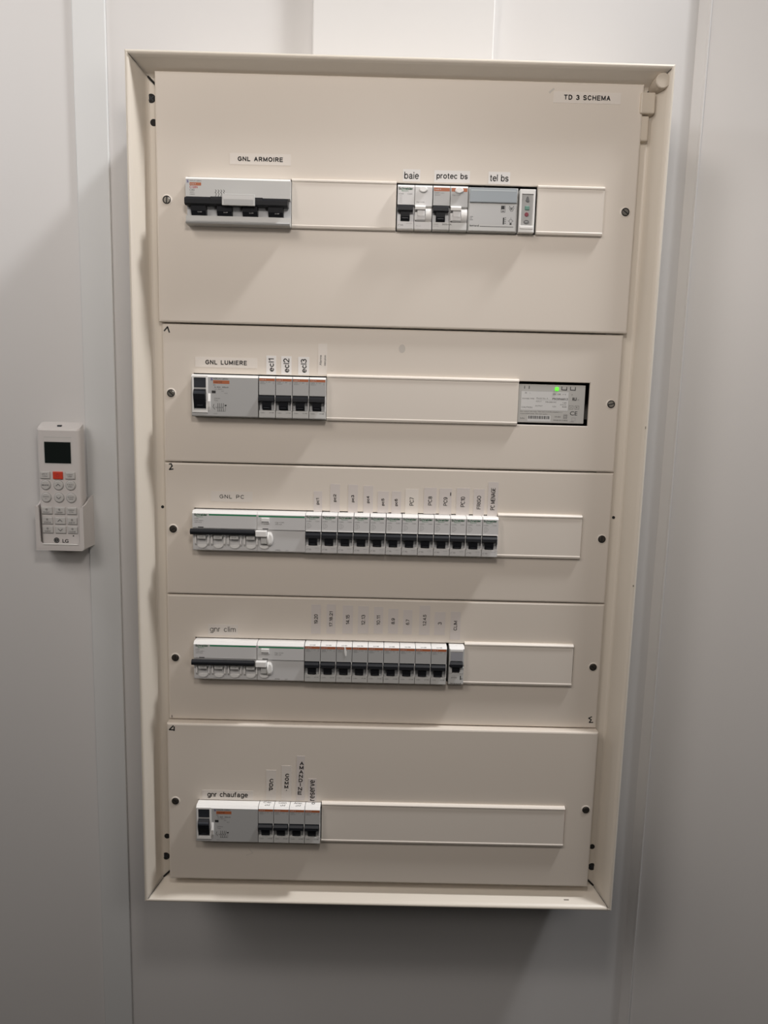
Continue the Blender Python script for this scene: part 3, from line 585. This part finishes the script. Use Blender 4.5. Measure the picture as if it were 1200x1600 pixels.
b.flat(13.4, 14.4, -16.4, -11.6, INK, .1); b.ring(15.2, -15.2, .1, .6, 1, INK, 10); b.text('C16', 14, -18.2, 3.6, 1.3, INKG, .1); b.text('legrand', 8.8, -20.8, 12, 1.7, INK, .0, 0, .02); b.text('DX', 6, -12, 4, .9, INKF, .2)
b.disc(1.8, -5.4, -.1, .5, .7, DARK, 10); b.disc(15.6, -5.4, -.1, .5, .7, DARK, 10)
b.box(.4, 4, -.2, 5, -8.6, -2, GREYB); b.box(12.4, 17.2, -.2, 5, -8.6, -2, GREYB)
b.build('housing', t)
k = MB(); k.box(1.8, 15.6, -1, .4, 6, 16.4, mat('blue_grey_label', (.33, .335, .36), .3), .4); k.build('label_window', t)
k = MB(); k.prism([(4.6, 5.6), (-2, 5.4), (-4, 3), (-4, -.4), (4.6, -1)], 1.4, 15.8, BLACKP); k.prism([(4.6, -.6), (-2.6, -.6), (-1.4, -6), (4.6, -8.4)], 4.2, 12.6, BLACKP); k.build('toggle', t)
# row 5 breakers
for i, nm in enumerate(['CDP', 'COMM.', 'AMANDINE', 'reserve']):
    o = copy_tree(o0, (-141.8 + 17.9 * i, -23, -116.5), 'grey orange-banded breaker in the lowest row under the %s sticker' % (nm if i != 2 else 'tallest stacked-letter'), 'orange-banded breakers of the lowest row')
    k = MB()
    k.text(['Cdp', 'Comm', 'Aman', 'o'][i], 0, 1.2, 9 if i < 3 else 4, 2, INK, 0)
    if i < 3: k.text(['chf', 'chf', 'chf'][i], 1, -1.6, 6, 1.6, INK, 0)
    k.v = [(9 + x, 8.2 + z * 2, 22.42) for x, y, z in k.v]; k.build('top_marking', o)

# power supply in row 2
t = thing('power_supply_unit', 'silver-grey power supply with printed label and a lit green lamp, right end of second row', 'power supply', (138.6, 1, 373.6))
b = MB(); b.box(.2, 73, 0, 50, -20.6, 21, ALU, .5)
b.flat(3, 55, -7, 13.6, PALE); b.frame(3, 55, -7, 13.6, .15, INKF)
b.text('N', 8, 11.6, 1.6, 1.5, INK, -.1); b.text('L', 12.8, 11.6, 1.2, 1.4, INKF, -.1); b.text('DC OK  + V', 45, 10.8, 14, 1.6, INK, -.1)
b.text('POWER TYPE', 11, 5.4, 13, 1.2, INK, -.1); b.text('Model No. A.', 26.4, 6, 13, 1.5, INKG, -.1); b.text('PSOIN6012', 46, 5.8, 17, 2, INK, -.1, 0, .02); b.flat(20, 54, 4.1, 4.3, INKF, -.1)
b.text('INPUT', 22.6, 2.6, 6, 1.2, INKG, -.1); b.text('100-240VAC', 36, 2.2, 12, 1.3, INK, -.1); b.text('1.6A', 51, 1.8, 4.4, 1.2, INK, -.1); b.text('50/60 Hz', 49.6, -.4, 7, 1.2, INKG, -.1)
b.text('OUTPUT', 23, -2.2, 8, 1.4, INKG, -.1); b.text('12V', 40, -2.6, 4, 1.4, INKG, -.1); b.text('4.5A', 51, -2.6, 5, 1.5, INK, -.1); b.text('CAUTION', 10, -4, 11.6, 1.7, INKG, -.1)
b.text('For indoor use only. This unit is to be installed in a', 26, -8.6, 46, 1.3, INK, -.1); b.text('controlled area. Do not open.', 18, -11, 30, 1.3, INK, -.1)
b.flat(11, 36.4, -19, -12.4, PALE, -.06); b.text('S/N', 5.4, -16, 4.6, 1.4, INK, -.1)
x = 11.8; k = 0
while x < 34.6:
    w = (.35, .6, .35, .9, .5)[k % 5]; b.flat(x, x + w, -16.4, -13, INK, -.1); x += w + (.35, .4, .6)[k % 3]; k += 1
b.text('XP-001', 44, -13.6, 6.6, 1.3, INK, -.1); b.frame(50.6, 54.6, -15.4, -11, .4, INKG, -.1); b.frame(51.6, 53.6, -14.4, -12, .3, INKG, -.1); b.text('MADE IN CHINA', 47.6, -17.4, 15.6, 1.3, INK, -.1)
b.text('RU', 61.6, 6, 4.6, 3.4, INK, -.1, 0, .04); b.text('us', 65.8, 5.4, 1.8, 1.2, INKG, -.1); b.frame(56, 60.6, -5, -1, .3, INKG, -.1); b.text('A', 58.3, -3, 1.4, 1.6, INK, -.1); b.frame(62.4, 67, -5, -1, .3, INKG, -.1); b.text('R', 64.7, -3, 1.4, 1.6, INK, -.1)
b.text('CE', 61.6, -9.4, 8, 4.4, INK, -.1, 0, .005); b.frame(59.6, 64, -17.6, -14, .4, INKF, -.1); b.text('LPS', 60, -18.6, 4, 1, INKG, -.1); b.text('Y', 58.6, 10.4, 1.4, 1.6, INK, -.1)
for x in (6, 11): b.flat(x, x + .7, 16, 19.2, INK, -.1)
for x in (47, 56.4): b.stroke([(x, 19), (x, 15.8), (x + 5.4, 15.6), (x + 5.4, 18.8)], .8, INK, -.1)
b.build('housing', t)
k = MB(); k.box(39.6, 43.6, -1.2, .5, 14.4, 18.4, LED, .8); k.build('indicator_lamp', t)['label'] = 'lit green lamp'

# blanking plates
def blank(row, x0, x1, label, zc):
    y = ROWS[row][2]
    t = thing('blanking_plate', label, 'blanking plate', (x0, y, zc), 'cream blanking plates')
    b = MB(); h = 25.2
    b.prism([(1.5, -h + .4), (1.5, h - .4), (-.6, h), (-2.8, h - .6), (-4.2, h - 2), (-4.2, h - 3.2), (-3.4, h - 4.2), (-3.4, -h + 4), (-4, -h + 3), (-3.6, -h + 1), (-2, -h)], 0, x1 - x0, BLANK)
    b.box(4, x1 - x0 - 4, 1, 20, -20, 20, BLANK)
    b.build('plate', t)
blank(1, -109.3, -.6, 'cream blanking plate in the top row between main breaker and baie breaker', 574)
blank(1, 146.6, 216.3, 'short cream blanking plate at the right end of the top row', 574)
blank(2, -70.6, 137.8, 'long cream blanking plate in second row, left of the power supply', 374.6)
blank(3, 122, 216, 'cream blanking plate right of the PC MENAGE breaker', 226.8)
blank(4, 90.8, 215.6, 'cream blanking plate right of the CLIM breaker', 77)
blank(5, -69.2, 215, 'longest cream blanking plate, in the lowest row beside the reserve breaker', -117)

# ---------------------------------------------------------------- remote control and holder on the wall
RX, RZ, RY = -406.5, 180, 97
t = thing('remote_control', 'white remote control with dark screen and red key in the wall holder', 'remote control', (RX, RY, RZ))
def rrect(w, h_, r, n=5):                                # rounded outline in (x, y)
    pts = []
    for cx, cy, a0 in ((w - r, h_ - r, 0), (-w + r, h_ - r, 90), (-w + r, -h_ + r, 180), (w - r, -h_ + r, 270)):
        for i in range(n + 1):
            a_ = math.radians(a0 + 90 * i / n); pts.append((cx + r * math.cos(a_), cy + r * math.sin(a_)))
    return pts
b = MB(); loops = []
for z, w, dp, dz in ((2, 25, 7, 0), (3, 26, 8.2, 0), (6, 26.4, 8.6, 0), (60, 26.6, 8.6, 0), (143, 26.8, 8.6, 0), (146.4, 26.8, 8.6, 2), (148, 26, 7.8, 4.4), (148.6, 23.5, 5.6, 4.6)):
    loops.append([(x, 8.6 + y, z + dz * (y + 8.6) / 8.6) for x, y in rrect(w, dp, 4.5)][::-1])
b.loft(loops, REMOTE); b.add(loops[-1], [tuple(range(len(loops[-1])))[::-1]], REMOTE); b.add(loops[0], [tuple(range(len(loops[0])))], REMOTE)
b.box(-2.6, 2.6, 4.4, 10, 149.6, 153, BLACK2, .5)
b.flat(-17.5, 16.5, 137.6, 138.6, GREYB); b.frame(-18.4, 16.2, 104.6, 136, .5, PALE)
b.disc(-6.6, 9.6, -.12, .3, 3.5, INK, 24); b.ring(-6.6, 9.6, -.18, 2.2, 2.5, INKF, 20); b.flat(-6.75, -6.4, 8.5, 11.2, INKF, -.2); b.flat(-6.75, -4.9, 8.3, 8.65, INKF, -.2)
b.text('LG', 4.4, 9, 7.6, 4.6, INK, -.12, 0, .03); b.disc(14.6, 15.6, -.12, .3, .9, INK, 10)
b.build('body', t)
k = MB(); k.loft([rect(-17.8, 15.6, 105.6, 133.2, -.2), rect(-17.4, 15.2, 106, 132.8, .1)], PALE); k.box(-17.2, 15, -.5, .6, 106.2, 132.6, SCREEN, .3); k.build('screen', t)
rows_ = [(91.4, [('r', 'JET', 'ON'), ('p', '', ''), ('r', 'LIGHT', 'OFF')]), (79, [('c', 'MODE', ''), ('u', '', ''), ('c', 'FAN', 'SPEED')]), (63.4, [('c', 'SWING', 'A'), ('d', '', ''), ('c', 'ROOM', 'TEMP')]),
         (47.2, [('k', 'FUNC', 'o'), ('k', 'TIMER', 'o'), ('r', 'ENERGY', 'CTRL')]), (34.6, [('k', 'ON', 'o'), ('u2', '', ''), ('r', 'SET', 'o')]), (23.2, [('k', 'OFF', 'o'), ('d2', '', ''), ('r', 'CLEAR', 'o')])]
for z, ks in rows_:
    for cx, (kd, a_, c_) in zip((-17.4, -1.6, 13.4), ks):
        cx += (91.4 - z) * .012; k = MB()
        if kd in 'cud': k.disc(cx, z, -1.6, .3, 5.9, KEY, 22, bev=.8); k.ring(cx, z, -.15, 5.9, 6.5, INKF, 22)
        elif kd == 'p': k.box(cx - 6.2, cx + 6.2, -1.7, .3, z - 4.8, z + 4.8, REDKEY, .8); k.ring(cx, z - .2, -1.76, 1.6, 2.2, RED, 14); k.flat(cx - .3, cx + .3, z, z + 2.6, RED, -1.78)
        else:
            w = 6.2 if kd == 'r' else 6.8
            k.box(cx - w, cx + w, -1.4, .3, z - 4.6, z + 4.6, KEY, 1.1, 3); k.flat(cx - w, cx + w, z - 5.2, z - 4.7, INKF, -.1)
        yk = -1.82
        if kd in ('u', 'u2'): k.stroke([(cx - 2.6, z - .8), (cx, z + 1.6), (cx + 2.6, z - .8)], .8, INKG, yk)
        elif kd in ('d', 'd2'): k.stroke([(cx - 2.6, z + 1.2), (cx, z - 1.2), (cx + 2.6, z + 1.2)], .8, INKG, yk)
        elif kd != 'p':
            if c_ and c_ != 'o': k.text(a_, cx, z + 1.2, 7.6, 1.5, INKG, yk); k.text(c_, cx, z - 1.3, 5.4 if len(c_) > 1 else 1.6, 1.4, INKG, yk)
            elif c_ == 'o': k.text(a_, cx, z - 2, 8, 1.6, INKG, yk); k.ring(cx, z + 1.4, yk, .7, 1.2, INKG, 10)
            else: k.text(a_, cx, z, 8.6, 1.8, INKG, yk, 0, .02)
        o = k.build('key', t)
        if kd == 'p': o['label'] = 'red power key'
t2 = thing('remote_holder', 'white plastic wall holder with flared side walls holding the remote', 'remote holder', (RX, RY, RZ))
b = MB()
yb = WY - RY                                              # wall side
def side(sx, xf, xb, zf, zb_, t_):                        # side wall with a rim rising towards the wall
    n = 8; rim = []
    for i in range(n + 1):
        u = i / n; sft = u * u * (3 - 2 * u); rim.append((xf + (xb - xf) * u ** 1.5, -3 + (yb + 3) * u, zf + (zb_ - zf) * sft))
    for (x0, y0, z0), (x1, y1, z1) in zip(rim, rim[1:]):
        vs = [(x0, y0, 0), (x1, y1, 0), (x1, y1, z1), (x0, y0, z0), (x0 + sx * t_, y0, 0), (x1 + sx * t_, y1, 0), (x1 + sx * t_, y1, z1), (x0 + sx * t_, y0, z0)]
        b.add(vs, [(0, 1, 2, 3), (7, 6, 5, 4), (3, 2, 6, 7), (0, 4, 5, 1), (0, 3, 7, 4), (1, 5, 6, 2)], REMOTE)
side(-1, -26.9, -33.5, 53.5, 62, 1.8)
side(1, 27.4, 30, 53.5, 65, 2)
b.poly([(-30, 0), (29.4, 0), (29.4, 53.5), (24.6, 50), (24.2, 8), (22.6, 6), (-22.6, 6), (-24.6, 8), (-25.6, 50), (-30, 53.5)][:], -4.6, -2.6, REMOTE)
b.poly([(-30, -2.6), (26, -2.6), (29, -1), (29.4, 1), (-29, 1), (-31, -1)], -4.4, yb - .5, REMOTE)
b.box(-33, 30, yb - 2, yb - .05, -2, 62, REMOTE, .6)
b.box(-22, 22, -5.4, -4, 4.6, 6.4, WHITE, .5)
b.build('cradle', t2)
